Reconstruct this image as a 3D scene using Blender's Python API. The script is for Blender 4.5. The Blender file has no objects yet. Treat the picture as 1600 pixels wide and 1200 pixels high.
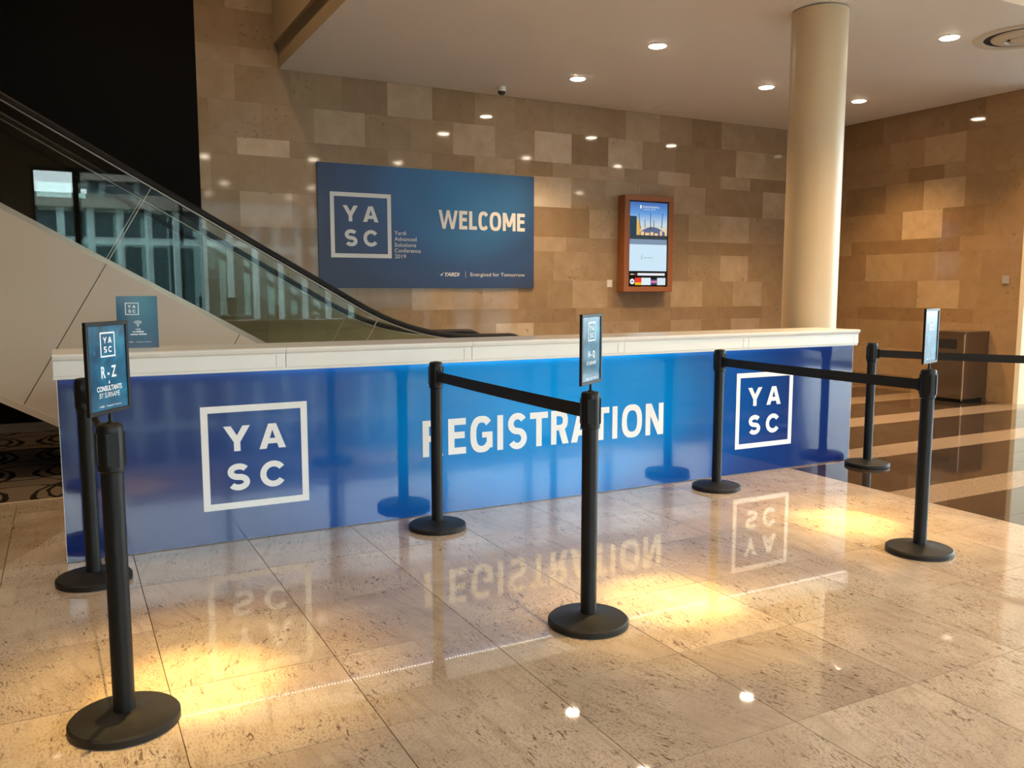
import bpy, math, random
from mathutils import Matrix, Vector
random.seed(7)
R = math.radians
scene = bpy.context.scene
col = scene.collection

# ------------------------------------------------------------------ camera
cam = bpy.data.cameras.new('camera')
cam.sensor_width = 36.0
cam.lens = 29.78
cam.clip_start = 0.05
cam_o = bpy.data.objects.new('camera', cam)
YAW, PITCH = R(27.855), R(6.336)
fw = Vector((math.sin(YAW)*math.cos(PITCH), math.cos(YAW)*math.cos(PITCH), -math.sin(PITCH)))
rt = Vector((math.cos(YAW), -math.sin(YAW), 0))
up = rt.cross(fw)
cam_o.matrix_world = Matrix(((rt.x, up.x, -fw.x, 0), (rt.y, up.y, -fw.y, 0), (rt.z, up.z, -fw.z, 1.42), (0, 0, 0, 1)))
col.objects.link(cam_o)
scene.camera = cam_o

# ------------------------------------------------------------------ view, sky, daylight portals
vs = scene.view_settings
vs.view_transform = 'Standard'
vs.look = 'None'
vs.gamma = 1.0
vs.use_curve_mapping = False
vs.exposure = 0.70
world = bpy.data.worlds.new('overcast_sky')
scene.world = world
world.use_nodes = True
bg = world.node_tree.nodes['Background']
bg.inputs[0].default_value = (0.86, 0.94, 1.0, 1)
bg.inputs[1].default_value = 9.0

def portal(loc, rot, sx, sy):
    l = bpy.data.lights.new('daylight_portal', 'AREA')
    l.shape = 'RECTANGLE'
    l.size, l.size_y = sx, sy
    l.cycles.is_portal = True
    o = bpy.data.objects.new('daylight_portal', l)
    o.location, o.rotation_euler = loc, rot
    col.objects.link(o)
portal((6.28, -4.70, 1.95), (R(90), 0, 0), 13.4, 3.8)      # front glazing, facing +Y
portal((12.95, 0.8, 1.95), (R(90), 0, R(90)), 10.8, 3.8)    # side glazing, facing -X

WARM = (1.0, 0.66, 0.34)
def spot(name, loc, energy, angle, blend=0.6, color=WARM, radius=0.05, parent=None, rot=(0, 0, 0)):
    l = bpy.data.lights.new(name, 'SPOT')
    l.energy, l.spot_size, l.spot_blend, l.color, l.shadow_soft_size = energy, R(angle), blend, color, radius
    o = bpy.data.objects.new(name, l)
    o.location = loc
    o.rotation_euler = rot
    o.parent = parent
    col.objects.link(o)
    return o

# ------------------------------------------------------------------ helpers
class MB:
    def __init__(s):
        s.v, s.f = [], []
    def add(s, vs_, fs):
        n = len(s.v)
        s.v += [tuple(p) for p in vs_]
        s.f += [tuple(i+n for i in f) for f in fs]
        return s
    def box(s, x0, x1, y0, y1, z0, z1):
        return s.add([(x0, y0, z0), (x1, y0, z0), (x1, y1, z0), (x0, y1, z0), (x0, y0, z1), (x1, y0, z1), (x1, y1, z1), (x0, y1, z1)],
                     [(0, 3, 2, 1), (4, 5, 6, 7), (0, 1, 5, 4), (1, 2, 6, 5), (2, 3, 7, 6), (3, 0, 4, 7)])
    def prism_xz(s, pts, y0, y1):
        """polygon in XZ (counter-clockwise seen from -Y) extruded along Y"""
        n = len(pts)
        a = [(x, y0, z) for x, z in pts] + [(x, y1, z) for x, z in pts]
        return s.add(a, [tuple(range(n)), tuple(range(2*n-1, n-1, -1))] + [((i+1) % n, i, n+i, n+(i+1) % n) for i in range(n)])
    def lathe(s, prof, n=40, c=(0, 0), cap=True):
        vs_ = [(c[0]+r*math.cos(2*math.pi*i/n), c[1]+r*math.sin(2*math.pi*i/n), z) for r, z in prof for i in range(n)]
        fs = []
        for k in range(len(prof)-1):
            for i in range(n):
                j = (i+1) % n
                fs.append((k*n+i, k*n+j, (k+1)*n+j, (k+1)*n+i))
        if cap:
            fs.append(tuple(range(n-1, -1, -1)))
            fs.append(tuple((len(prof)-1)*n+i for i in range(n)))
        return s.add(vs_, fs)
    def tube(s, path, r, n=10):
        """path of Vectors; round tube"""
        vs_, fs = [], []
        m = len(path)
        for k, p in enumerate(path):
            t = (path[min(k+1, m-1)] - path[max(k-1, 0)]).normalized()
            a = t.cross(Vector((0, 1, 0.013))).normalized()
            b = t.cross(a)
            vs_ += [p + a*r*math.cos(2*math.pi*i/n) + b*r*math.sin(2*math.pi*i/n) for i in range(n)]
        for k in range(m-1):
            for i in range(n):
                j = (i+1) % n
                fs.append((k*n+i, k*n+j, (k+1)*n+j, (k+1)*n+i))
        fs.append(tuple(range(n-1, -1, -1)))
        fs.append(tuple((m-1)*n+i for i in range(n)))
        return s.add(vs_, fs)
    def mesh(s, name, mat):
        me = bpy.data.meshes.new(name)
        me.from_pydata(s.v, [], s.f)
        if mat:
            me.materials.append(mat)
        me.update()
        return me
    def build(s, name, mat, parent=None, smooth=False, bevel=0, loc=None, rot=None):
        me = s.mesh(name, mat)
        o = link(name, me, parent, loc, rot)
        if smooth:
            shade(me)
        if bevel:
            m = o.modifiers.new('bevel', 'BEVEL')
            m.width, m.segments, m.limit_method, m.angle_limit = bevel, 2, 'ANGLE', R(40)
        return o

def shade(me, angle=35):
    me.polygons.foreach_set('use_smooth', [True]*len(me.polygons))
    me.set_sharp_from_angle(angle=R(angle))

def link(name, data, parent=None, loc=None, rot=None):
    o = bpy.data.objects.new(name, data)
    if loc: o.location = loc
    if rot: o.rotation_euler = rot
    o.parent = parent
    col.objects.link(o)
    return o

def tag(o, label=None, cat=None, group=None, kind=None):
    if label: o['label'] = label
    if cat: o['category'] = cat
    if group: o['group'] = group
    if kind: o['kind'] = kind
    return o

def empty(name, loc=(0, 0, 0), rz=0, parent=None):
    return link(name, None, parent, loc, (0, 0, rz))

# ------------------------------------------------------------------ materials
class NT:
    """thin wrapper over a material's nodes"""
    def __init__(s, name):
        s.m = bpy.data.materials.new(name)
        s.m.use_nodes = True
        s.t = s.m.node_tree
        s.b = s.t.nodes['Principled BSDF']
        s.out = s.t.nodes['Material Output']
    def n(s, typ, **kw):
        x = s.t.nodes.new(typ)
        for k, v in kw.items():
            setattr(x, k, v)
        return x
    def l(s, a, b):
        s.t.links.new(a, b)
    def math(s, op, a, b=None, c=None, clamp=False):
        x = s.n('ShaderNodeMath', operation=op, use_clamp=clamp)
        for i, q in enumerate((a, b, c)):
            if q is None: continue
            if isinstance(q, (int, float)): x.inputs[i].default_value = q
            else: s.l(q, x.inputs[i])
        return x.outputs[0]
    def vmath(s, op, a, b=None):
        x = s.n('ShaderNodeVectorMath', operation=op)
        for i, q in enumerate((a, b)):
            if q is None: continue
            if isinstance(q, (tuple, list)): x.inputs[i].default_value = q
            else: s.l(q, x.inputs[i])
        return x.outputs[0]
    def ramp(s, fac, stops, interp='LINEAR'):
        x = s.n('ShaderNodeValToRGB')
        x.color_ramp.interpolation = interp
        e = x.color_ramp.elements
        while len(e) < len(stops): e.new(0.5)
        for i, (p, c) in enumerate(stops):
            e[i].position = p
            e[i].color = (c[0], c[1], c[2], 1) if isinstance(c, (tuple, list)) else (c, c, c, 1)
        s.l(fac, x.inputs[0])
        return x.outputs[0]
    def mix(s, fac, a, b, blend='MIX'):
        x = s.n('ShaderNodeMix', data_type='RGBA', blend_type=blend)
        for i, q in ((0, fac), (6, a), (7, b)):
            if isinstance(q, (int, float)): x.inputs[i].default_value = q
            elif isinstance(q, (tuple, list)): x.inputs[i].default_value = (q[0], q[1], q[2], 1)
            else: s.l(q, x.inputs[i])
        return x.outputs[2]
    def noise(s, vec, scale, detail=3, rough=0.55, dist=0.0):
        x = s.n('ShaderNodeTexNoise')
        x.inputs['Scale'].default_value = scale
        x.inputs['Detail'].default_value = detail
        x.inputs['Roughness'].default_value = rough
        x.inputs['Distortion'].default_value = dist
        s.l(vec, x.inputs['Vector'])
        return x.outputs[0]
    def coord(s, which='Object'):
        return s.n('ShaderNodeTexCoord').outputs[which]
    def mapping(s, vec, scale=(1, 1, 1), rot=(0, 0, 0), loc=(0, 0, 0)):
        x = s.n('ShaderNodeMapping')
        x.inputs['Scale'].default_value = scale
        x.inputs['Rotation'].default_value = rot
        x.inputs['Location'].default_value = loc
        s.l(vec, x.inputs['Vector'])
        return x.outputs[0]
    def set(s, rough=None, metal=None, spec=None, coat=None, coat_rough=None):
        for k, v in (('Roughness', rough), ('Metallic', metal), ('Specular IOR Level', spec), ('Coat Weight', coat), ('Coat Roughness', coat_rough)):
            if v is not None: s.b.inputs[k].default_value = v
        return s
    def base(s, c):
        if isinstance(c, (tuple, list)): s.b.inputs['Base Color'].default_value = (c[0], c[1], c[2], 1)
        else: s.l(c, s.b.inputs['Base Color'])
        return s
    def bump(s, h, strength=0.1, dist=0.01):
        x = s.n('ShaderNodeBump')
        x.inputs['Strength'].default_value = strength
        x.inputs['Distance'].default_value = dist
        s.l(h, x.inputs['Height'])
        s.l(x.outputs[0], s.b.inputs['Normal'])
        return s

def plain(name, c, rough=0.5, metal=0.0, spec=None, coat=None, var=0.0, vscale=30):
    """one colour with a little procedural unevenness"""
    t = NT(name).set(rough=rough, metal=metal, spec=spec, coat=coat)
    if var:
        n = t.noise(t.coord(), vscale, 3)
        d = tuple(x*(1-var) for x in c)
        t.base(t.mix(n, d, tuple(min(1, x*(1+var)) for x in c)))
    else:
        t.base(c)
    return t.m

def emit(name, c, strength):
    t = NT(name)
    e = t.n('ShaderNodeEmission')
    e.inputs[0].default_value = (*c, 1)
    e.inputs[1].default_value = strength
    t.l(e.outputs[0], t.out.inputs[0])
    return t.m

def glass_mat(name, tint, ior=1.5, rough=0.0):
    t = NT(name)
    tr = t.n('ShaderNodeBsdfTransparent')
    tr.inputs[0].default_value = (*tint, 1)
    gl = t.n('ShaderNodeBsdfGlossy')
    gl.inputs['Roughness'].default_value = rough
    gl.inputs['Color'].default_value = (1, 1, 1, 1)
    fr = t.n('ShaderNodeFresnel')
    fr.inputs[0].default_value = ior
    mx = t.n('ShaderNodeMixShader')
    t.l(fr.outputs[0], mx.inputs[0]); t.l(tr.outputs[0], mx.inputs[1]); t.l(gl.outputs[0], mx.inputs[2])
    t.l(mx.outputs[0], t.out.inputs[0])
    return t.m

def marble_mat(name, per_object=True):
    t = NT(name).set(rough=0.03, spec=0.6)
    co = t.coord('Object')
    oi = t.n('ShaderNodeObjectInfo')
    rnd = oi.outputs['Random']
    off = t.vmath('SCALE', t.vmath('ADD', (0, 0, 0), oi.outputs['Location']), None)
    sc = t.t.nodes[-1]; sc.inputs['Scale'].default_value = 7.31
    vr = t.n('ShaderNodeVectorRotate', rotation_type='Z_AXIS')
    t.l(co, vr.inputs['Vector'])
    t.l(t.math('MULTIPLY_ADD', rnd, 0.7, -0.35), vr.inputs['Angle'])
    p = t.vmath('ADD', vr.outputs[0], off)
    streak = t.noise(t.mapping(p, (26, 3.2, 1)), 1.0, 6, 0.68, 0.8)
    flecks = t.noise(t.mapping(p, (62, 17, 1)), 1.0, 3, 0.62, 1.2)
    grit = t.noise(t.mapping(p, (150, 70, 1)), 1.0, 2, 0.6)
    patch = t.noise(p, 3.4, 4, 0.6, 0.6)
    cloud = t.noise(p, 2.6, 5, 0.62, 0.5)
    base = t.mix(t.ramp(cloud, [(0.3, 0.0), (0.7, 1.0)]), (0.43, 0.33, 0.245), (0.60, 0.49, 0.38))
    base = t.mix(t.ramp(streak, [(0.50, 0.0), (0.74, 0.65)]), base, (0.32, 0.235, 0.165))
    base = t.mix(t.math('MULTIPLY', t.ramp(grit, [(0.50, 0.0), (0.66, 0.75)]), t.ramp(patch, [(0.35, 0.25), (0.6, 1.0)])), base, (0.24, 0.165, 0.115))
    fm = t.math('MULTIPLY', t.ramp(flecks, [(0.585, 0.0), (0.65, 1.0)]), t.ramp(patch, [(0.42, 0.0), (0.57, 1.0)]))
    base = t.mix(t.math('MULTIPLY', fm, 0.85), base, (0.115, 0.073, 0.048))
    tone = t.ramp(rnd, [(0.0, (0.87, 0.85, 0.82)), (0.35, (0.97, 0.95, 0.93)), (0.7, (1.04, 1.03, 1.01)), (1.0, (0.90, 0.91, 0.88))])
    base = t.mix(1.0, base, tone, 'MULTIPLY')
    t.base(base)
    return t.m

def stone_mat(name):
    t = NT(name).set(rough=0.055, spec=0.5)
    co = t.coord('Object')
    oi = t.n('ShaderNodeObjectInfo')
    off = t.vmath('MULTIPLY', oi.outputs['Location'], (5.3, 5.9, 6.7))
    p = t.vmath('ADD', co, off)
    n1 = t.noise(p, 4.5, 5, 0.6, 0.3)
    n2 = t.noise(p, 19, 3, 0.6)
    n3 = t.noise(p, 2.4, 2, 0.5)
    c = t.mix(t.ramp(n1, [(0.3, 0.0), (0.75, 1.0)]), oi.outputs['Color'], t.mix(1.0, oi.outputs['Color'], (0.80, 0.76, 0.70), 'MULTIPLY'))
    pits = t.math('MULTIPLY', t.ramp(n2, [(0.60, 0.0), (0.68, 1.0)]), t.ramp(n3, [(0.53, 0.0), (0.62, 1.0)]))
    c = t.mix(t.math('MULTIPLY', pits, 0.6), c, (0.16, 0.10, 0.06))
    t.base(c)
    return t.m

def granite_mat(name, a, b, rough=0.06, scale=90):
    t = NT(name).set(rough=rough, spec=0.5)
    p = t.coord('Object')
    n = t.noise(p, scale, 3, 0.7)
    n2 = t.noise(p, 6, 3)
    t.base(t.mix(t.ramp(n, [(0.35, 0.0), (0.65, 1.0)]), a, t.mix(n2, b, tuple(x*0.8 for x in b))))
    return t.m

def radial_print(name, cx, cz, rx, rz, stops, rough, coat=None, spec=0.5):
    """print with a soft radial gradient of ink, in object X/Z metres"""
    t = NT(name).set(rough=rough, spec=spec, coat=coat, coat_rough=0.02)
    sep = t.n('ShaderNodeSeparateXYZ')
    t.l(t.coord('Object'), sep.inputs[0])
    dx = t.math('DIVIDE', t.math('SUBTRACT', sep.outputs[0], cx), rx)
    dz = t.math('DIVIDE', t.math('SUBTRACT', sep.outputs[2], cz), rz)
    d = t.math('SQRT', t.math('ADD', t.math('POWER', dx, 2.0), t.math('POWER', dz, 2.0)))
    t.base(t.ramp(d, stops, 'EASE'))
    return t.m

def poster_mat(name):
    t = NT(name).set(rough=0.14, spec=0.4)
    p = t.coord('Object')
    n = t.noise(t.mapping(p, (7, 7, 7)), 1.0, 4, 0.6, 1.2)
    n2 = t.noise(t.mapping(p, (12, 12, 6)), 1.0, 2, 0.5, 2.0)
    c = t.ramp(n, [(0.3, (0.012, 0.045, 0.09)), (0.55, (0.015, 0.13, 0.24)), (0.75, (0.03, 0.26, 0.40))])
    c = t.mix(t.ramp(n2, [(0.60, 0.0), (0.64, 0.45)]), c, (0.17, 0.36, 0.46))
    t.base(c)
    return t.m

def wood_mat(name, a, b, rough=0.35):
    t = NT(name).set(rough=rough, spec=0.5)
    p = t.mapping(t.coord('Object'), (26, 26, 2.5))
    t.base(t.mix(t.noise(p, 1.4, 5, 0.6, 0.5), a, b))
    return t.m

def carpet_mat(name):
    t = NT(name).set(rough=0.95, spec=0.1)
    sep = t.n('ShaderNodeSeparateXYZ')
    p0 = t.coord('Object')
    wob = t.noise(p0, 2.5, 2)
    t.l(p0, sep.inputs[0])
    lines = None
    for (px, py, r0, ox, oy) in ((1.05, 0.80, 0.36, 0.28, 0.1), (1.05, 0.80, 0.30, 0.80, 0.1), (1.05, 0.80, 0.44, 0.28, 0.16)):
        fx = t.math('SUBTRACT', t.math('FRACT', t.math('DIVIDE', t.math('ADD', sep.outputs[0], 20+ox), px)), 0.5)
        fy = t.math('SUBTRACT', t.math('FRACT', t.math('DIVIDE', t.math('ADD', sep.outputs[1], 20+oy), py)), 0.5)
        d = t.math('SQRT', t.math('ADD', t.math('POWER', t.math('MULTIPLY', fx, px), 2.0), t.math('POWER', t.math('MULTIPLY', fy, py), 2.0)))
        e = t.math('ABSOLUTE', t.math('SUBTRACT', d, t.math('MULTIPLY_ADD', wob, 0.10, r0-0.05)))
        w = t.math('MULTIPLY_ADD', wob, 0.05, -0.008)
        l = t.math('LESS_THAN', e, w)
        lines = l if lines is None else t.math('MAXIMUM', lines, l)
    fuzz = t.noise(p0, 320, 2)
    c = t.mix(lines, (0.22, 0.165, 0.12), (0.014, 0.011, 0.010))
    t.base(t.mix(fuzz, c, t.mix(1.0, c, (0.6, 0.6, 0.6), 'MULTIPLY')))
    t.bump(fuzz, 0.4, 0.004)
    return t.m

M = {}
M['marble'] = marble_mat('polished_marble')
M['stone'] = stone_mat('polished_limestone')
M['grout'] = plain('grout', (0.13, 0.09, 0.06), 0.8, var=0.2)
M['wall_joint'] = plain('wall_joint', (0.30, 0.22, 0.15), 0.8, var=0.2)
M['dark_granite'] = granite_mat('dark_granite', (0.030, 0.020, 0.014), (0.050, 0.034, 0.024), 0.05)
M['light_granite'] = granite_mat('light_granite', (0.20, 0.135, 0.085), (0.34, 0.25, 0.175), 0.08, 70)
M['carpet'] = carpet_mat('ring_pattern_carpet')
M['strip'] = plain('pale_stone_strip', (0.62, 0.50, 0.36), 0.3, var=0.08)
M['ceiling'] = plain('ceiling_paint', (0.80, 0.78, 0.76), 0.55, var=0.02, vscale=3)
M['fascia'] = plain('soffit_edge_paint', (0.52, 0.40, 0.26), 0.6, var=0.03, vscale=4)
M['black_wall'] = plain('black_matt_wall', (0.006, 0.0055, 0.005), 0.9, spec=0.1, var=0.2)
M['void'] = plain('dark_taupe_paint', (0.16, 0.13, 0.10), 0.8, var=0.05)
M['tan_wall'] = plain('tan_plaster', (0.34, 0.25, 0.16), 0.7, var=0.05, vscale=5)
M['cream_wall'] = plain('cream_plaster', (0.76, 0.66, 0.48), 0.6, var=0.03, vscale=5)
M['skirting'] = plain('grey_skirting', (0.26, 0.23, 0.19), 0.4, var=0.05)
M['column'] = plain('column_paint', (0.60, 0.47, 0.30), 0.38, var=0.02, vscale=2)
M['white_lam'] = plain('white_laminate', (0.80, 0.77, 0.71), 0.22, var=0.015, vscale=5)
M['counter_print'] = radial_print('blue_gradient_print', 2.85, 0.62, 2.95, 1.5,
    [(0.0, (0.001, 0.29, 0.74)), (0.28, (0.001, 0.225, 0.62)), (0.55, (0.007, 0.082, 0.33)), (0.78, (0.008, 0.036, 0.175)), (1.0, (0.010, 0.024, 0.125))], 0.07, coat=0.2)
M['banner_print'] = radial_print('banner_gradient_print', 1.75, 1.20, 1.9, 1.5,
    [(0.0, (0.022, 0.185, 0.42)), (0.35, (0.022, 0.135, 0.33)), (0.7, (0.022, 0.062, 0.175)), (1.0, (0.028, 0.042, 0.10))], 0.35)
M['vinyl'] = plain('white_vinyl', (0.86, 0.84, 0.82), 0.35, var=0.01)
M['banner_white'] = plain('banner_white_ink', (0.74, 0.72, 0.70), 0.4, var=0.01)
M['black_metal'] = plain('black_powder_coat', (0.008, 0.008, 0.0076), 0.45, spec=0.25, var=0.15, vscale=200)
M['base_cover'] = plain('black_base_cover', (0.013, 0.0115, 0.010), 0.5, spec=0.3, var=0.2, vscale=120)
M['black_plastic'] = plain('black_plastic', (0.007, 0.007, 0.0066), 0.45, spec=0.28, var=0.1)
M['slot'] = plain('belt_slot_black', (0.003, 0.003, 0.003), 0.8)
M['webbing'] = plain('black_webbing', (0.007, 0.0065, 0.0065), 0.75, var=0.3, vscale=400)
M['chrome'] = plain('polished_steel', (0.72, 0.70, 0.67), 0.12, 1.0, var=0.02)
M['steel'] = plain('brushed_steel', (0.42, 0.38, 0.34), 0.30, 1.0, var=0.08, vscale=60)
M['bin_panel'] = plain('bronze_steel_panel', (0.20, 0.155, 0.12), 0.16, 0.85, var=0.06)
M['dark_void'] = plain('dark_recess', (0.01, 0.009, 0.008), 0.9)
M['poster'] = poster_mat('poster_print')
M['acrylic_print'] = radial_print('wifi_sign_print', 0.14, 0.24, 0.22, 0.30,
    [(0.0, (0.02, 0.19, 0.28)), (0.5, (0.018, 0.105, 0.185)), (1.0, (0.03, 0.06, 0.125))], 0.15)
M['poster_white'] = plain('poster_white_ink', (0.80, 0.86, 0.90), 0.3)
M['pale_ink'] = plain('pale_print_ink', (0.30, 0.42, 0.50), 0.4)
M['clad'] = plain('escalator_cladding', (0.60, 0.49, 0.365), 0.33, spec=0.5, coat=0.15, var=0.02, vscale=2)
M['clad_trim'] = plain('escalator_deck_trim', (0.40, 0.33, 0.25), 0.3, 0.6, var=0.03)
M['rubber'] = plain('black_rubber_handrail', (0.008, 0.006, 0.005), 0.5, spec=0.3, var=0.1)
M['guide'] = plain('handrail_guide', (0.40, 0.33, 0.27), 0.35, 0.7)
M['esc_glass'] = glass_mat('balustrade_glass', (0.86, 0.93, 0.91), 1.38)
M['win_glass'] = glass_mat('window_glass', (0.93, 0.97, 0.96), 1.45)
M['truss'] = plain('escalator_underside', (0.09, 0.07, 0.05), 0.6, var=0.1)
M['step'] = plain('grooved_step_metal', (0.12, 0.115, 0.10), 0.4, 0.7, var=0.15, vscale=80)
M['wood'] = wood_mat('cherry_wood', (0.27, 0.090, 0.028), (0.36, 0.135, 0.045))
M['bezel'] = plain('black_screen_bezel', (0.008, 0.008, 0.010), 0.25)
M['lamp'] = emit('downlight_lens', (1.0, 0.83, 0.62), 38.0)
M['lamp_trim'] = plain('white_lamp_trim', (0.70, 0.62, 0.52), 0.4)
M['reflector'] = plain('lamp_reflector', (0.80, 0.66, 0.50), 0.2, 0.8)
M['led'] = emit('led_dots', (1.0, 0.97, 0.90), 9.0)
M['white_plastic'] = plain('white_plastic', (0.72, 0.70, 0.66), 0.35, var=0.02)
M['grey_plastic'] = plain('grey_plastic', (0.33, 0.31, 0.29), 0.4, var=0.02)
M['diffuser'] = plain('diffuser_paint', (0.62, 0.55, 0.44), 0.45, var=0.03)
M['lens'] = plain('smoked_dome', (0.02, 0.018, 0.016), 0.08)
M['frame_metal'] = plain('bronze_window_frame', (0.10, 0.075, 0.05), 0.4, 0.4)
M['yellow'] = plain('yellow_coffer_paint', (0.85, 0.50, 0.05), 0.5, var=0.03)
M['paving'] = granite_mat('outdoor_paving', (0.10, 0.11, 0.11), (0.15, 0.155, 0.15), 0.6, 20)

# ------------------------------------------------------------------ lettering
def ring(cx, cy, rx, ry, t, a0, a1, n=22, p=2.0):
    """thick arc (super-ellipse) as quads"""
    q = []
    def pt(a, rx_, ry_):
        c, s_ = math.cos(a), math.sin(a)
        e = 2.0/p
        return (cx+rx_*math.copysign(abs(c)**e, c), cy+ry_*math.copysign(abs(s_)**e, s_))
    for i in range(n):
        a, b = R(a0+(a1-a0)*i/n), R(a0+(a1-a0)*(i+1)/n)
        q.append([pt(a, rx, ry), pt(b, rx, ry), pt(b, rx-t, ry-t), pt(a, rx-t, ry-t)])
    return q
def rect(x0, x1, y0, y1):
    return [[(x0, y0), (x1, y0), (x1, y1), (x0, y1)]]
def glyph(ch, w, t, p=2.0):
    """polygons of a capital in a w x 1 cell with stroke t"""
    h = t*1.18
    if ch == 'I': return rect(0, t, 0, 1)
    if ch == 'E': return rect(0, t, 0, 1)+rect(t, w, 0, t)+rect(t, w, 1-t, 1)+rect(t, w*0.93, 0.53-t/2, 0.53+t/2)
    if ch == 'L': return rect(0, t, 0, 1)+rect(t, w, 0, t)
    if ch == 'T': return rect(0, w, 1-t, 1)+rect(w/2-t/2, w/2+t/2, 0, 1-t)
    if ch == 'Y':
        return [[(0, 1), (h, 1), (w/2+t/2, 0.42), (w/2-t/2, 0.36)], [(w-h, 1), (w, 1), (w/2+t/2, 0.36), (w/2-t/2, 0.42)]] + rect(w/2-t/2, w/2+t/2, 0, 0.40)
    if ch == 'A':
        return [[(0, 0), (h, 0), (w/2+h*0.28, 1), (w/2-h*0.55, 1)], [(w-h, 0), (w, 0), (w/2+h*0.55, 1), (w/2-h*0.28, 1)]] + rect(w*0.2, w*0.8, 0.20, 0.20+t*0.9)
    if ch == 'N': return rect(0, t, 0, 1)+rect(w-t, w, 0, 1)+[[(0, 1), (h, 1), (w, 0), (w-h, 0)]]
    if ch == 'M': return rect(0, t, 0, 1)+rect(w-t, w, 0, 1)+[[(0, 1), (h, 1), (w/2+h*0.4, 0.22), (w/2-h*0.4, 0.22)], [(w-h, 1), (w, 1), (w/2+h*0.4, 0.22), (w/2-h*0.4, 0.22)]]
    if ch == 'W':
        k = t*0.95
        return [[(0, 1), (k, 1), (w*0.29+k*0.35, 0), (w*0.29-k*0.55, 0)], [(w*0.29-k*0.4, 0), (w*0.29+k*0.4, 0), (w/2+k*0.45, 1), (w/2-k*0.45, 1)],
                [(w/2-k*0.45, 1), (w/2+k*0.45, 1), (w*0.71+k*0.4, 0), (w*0.71-k*0.4, 0)], [(w*0.71-k*0.35, 0), (w*0.71+k*0.55, 0), (w, 1), (w-k, 1)]]
    if ch == 'O': return ring(w/2, 0.5, w/2, 0.52, t, 0, 360, 44, p)
    if ch == 'C': return ring(w/2, 0.5, w/2, 0.52, t, 36, 324, 36, p)
    if ch == 'G': return ring(w/2, 0.5, w/2, 0.52, t, 40, 322, 36, p)+rect(w*0.52, w*0.98, 0.40, 0.40+t*0.85)+rect(w*0.98-t, w*0.98, 0.10, 0.42)
    if ch == 'R':
        b = 0.30
        return rect(0, t, 0, 1)+rect(t, w*0.5, 1-t*0.9, 1)+rect(t, w*0.5, 1-2*b+0.01, 1-2*b+t*0.9+0.01)+ring(w*0.5, 1-b, w*0.46, b, t*0.95, -90, 90, 20, p)+[[(w*0.42, 0.44), (w*0.42+h, 0.44), (w*1.02, 0), (w*1.02-h, 0)]]
    if ch == 'S':
        tv = t*0.92
        ry = (1.04-tv)/4; rx = (w-t)/2
        path = []
        for i in range(21):
            a = R(28+(270-28)*i/20); path.append((w/2+rx*math.cos(a), 1.02-tv/2-ry+ry*math.sin(a)))
        for i in range(1, 21):
            a = R(90-(90+152)*i/20); path.append((w/2+rx*math.cos(a), -0.02+tv/2+ry+ry*math.sin(a)))
        L_, R_ = [], []
        for i, (x, y) in enumerate(path):
            a, b = path[max(i-1, 0)], path[min(i+1, len(path)-1)]
            dx, dy = b[0]-a[0], b[1]-a[1]; d = math.hypot(dx, dy)
            nx, ny = -dy/d, dx/d
            th = t/2
            L_.append((x+nx*th, y+ny*th)); R_.append((x-nx*th, y-ny*th))
        return [[L_[i], L_[i+1], R_[i+1], R_[i]] for i in range(len(path)-1)]
    return []
def letters(mb, items, y):
    """items: (char, x0, x1, z0, z1, stroke in metres, superellipse power) on a plane facing -Y"""
    for ch, x0, x1, z0, z1, st, p in items:
        H_ = z1-z0
        for k, poly in enumerate(glyph(ch, (x1-x0)/H_, st/H_, p)):
            a = sum(poly[i][0]*poly[(i+1) % len(poly)][1]-poly[(i+1) % len(poly)][0]*poly[i][1] for i in range(len(poly)))
            if a < 0: poly = poly[::-1]
            mb.add([(x0+px*H_, y-0.00006*(k % 7), z0+pz*H_) for px, pz in poly], [tuple(range(len(poly)))])
    return mb
def logo(x0, z0, s, y, sz=None):
    """square frame with YA / SC; s = width, sz = height"""
    sz = sz or s
    f, fz = s*0.064, sz*0.064
    mb = MB()
    for (a, b, c, d) in ((x0, x0+s, z0, z0+fz), (x0, x0+s, z0+sz-fz, z0+sz), (x0, x0+f, z0+fz, z0+sz-fz), (x0+s-f, x0+s, z0+fz, z0+sz-fz)):
        mb.add([(a, y, c), (b, y, c), (b, y, d), (a, y, d)], [(0, 1, 2, 3)])
    st = 0.058*s
    letters(mb, [('Y', x0+.200*s, x0+.448*s, z0+.558*sz, z0+.802*sz, st*1.02, 2), ('A', x0+.530*s, x0+.785*s, z0+.558*sz, z0+.802*sz, st, 2),
                 ('S', x0+.226*s, x0+.432*s, z0+.182*sz, z0+.430*sz, st, 2), ('C', x0+.530*s, x0+.785*s, z0+.182*sz, z0+.430*sz, st, 2)], y)
    return mb
FCACHE = {}
def text(s, x0, x1, z0, z1, y, mat, parent, name='lettering', bold=0.0, shear=0.0):
    """built-in font, fitted to a rectangle on a plane facing -Y"""
    cu = bpy.data.curves.new('text', 'FONT')
    cu.body, cu.offset, cu.shear, cu.resolution_u = s, bold, shear, 3
    o = bpy.data.objects.new('text', cu)
    col.objects.link(o)
    dg = bpy.context.evaluated_depsgraph_get()
    me = bpy.data.meshes.new_from_object(o.evaluated_get(dg))
    bpy.data.objects.remove(o)
    xs = [v.co.x for v in me.vertices]; ys = [v.co.y for v in me.vertices]
    ax, bx, ay, by = min(xs), max(xs), min(ys), max(ys)
    for v in me.vertices:
        v.co = (x0+(v.co.x-ax)/(bx-ax)*(x1-x0), y, z0+(v.co.y-ay)/(by-ay)*(z1-z0))
    me.materials.clear(); me.materials.append(mat)
    me.update()
    return link(name, me, parent)
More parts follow.
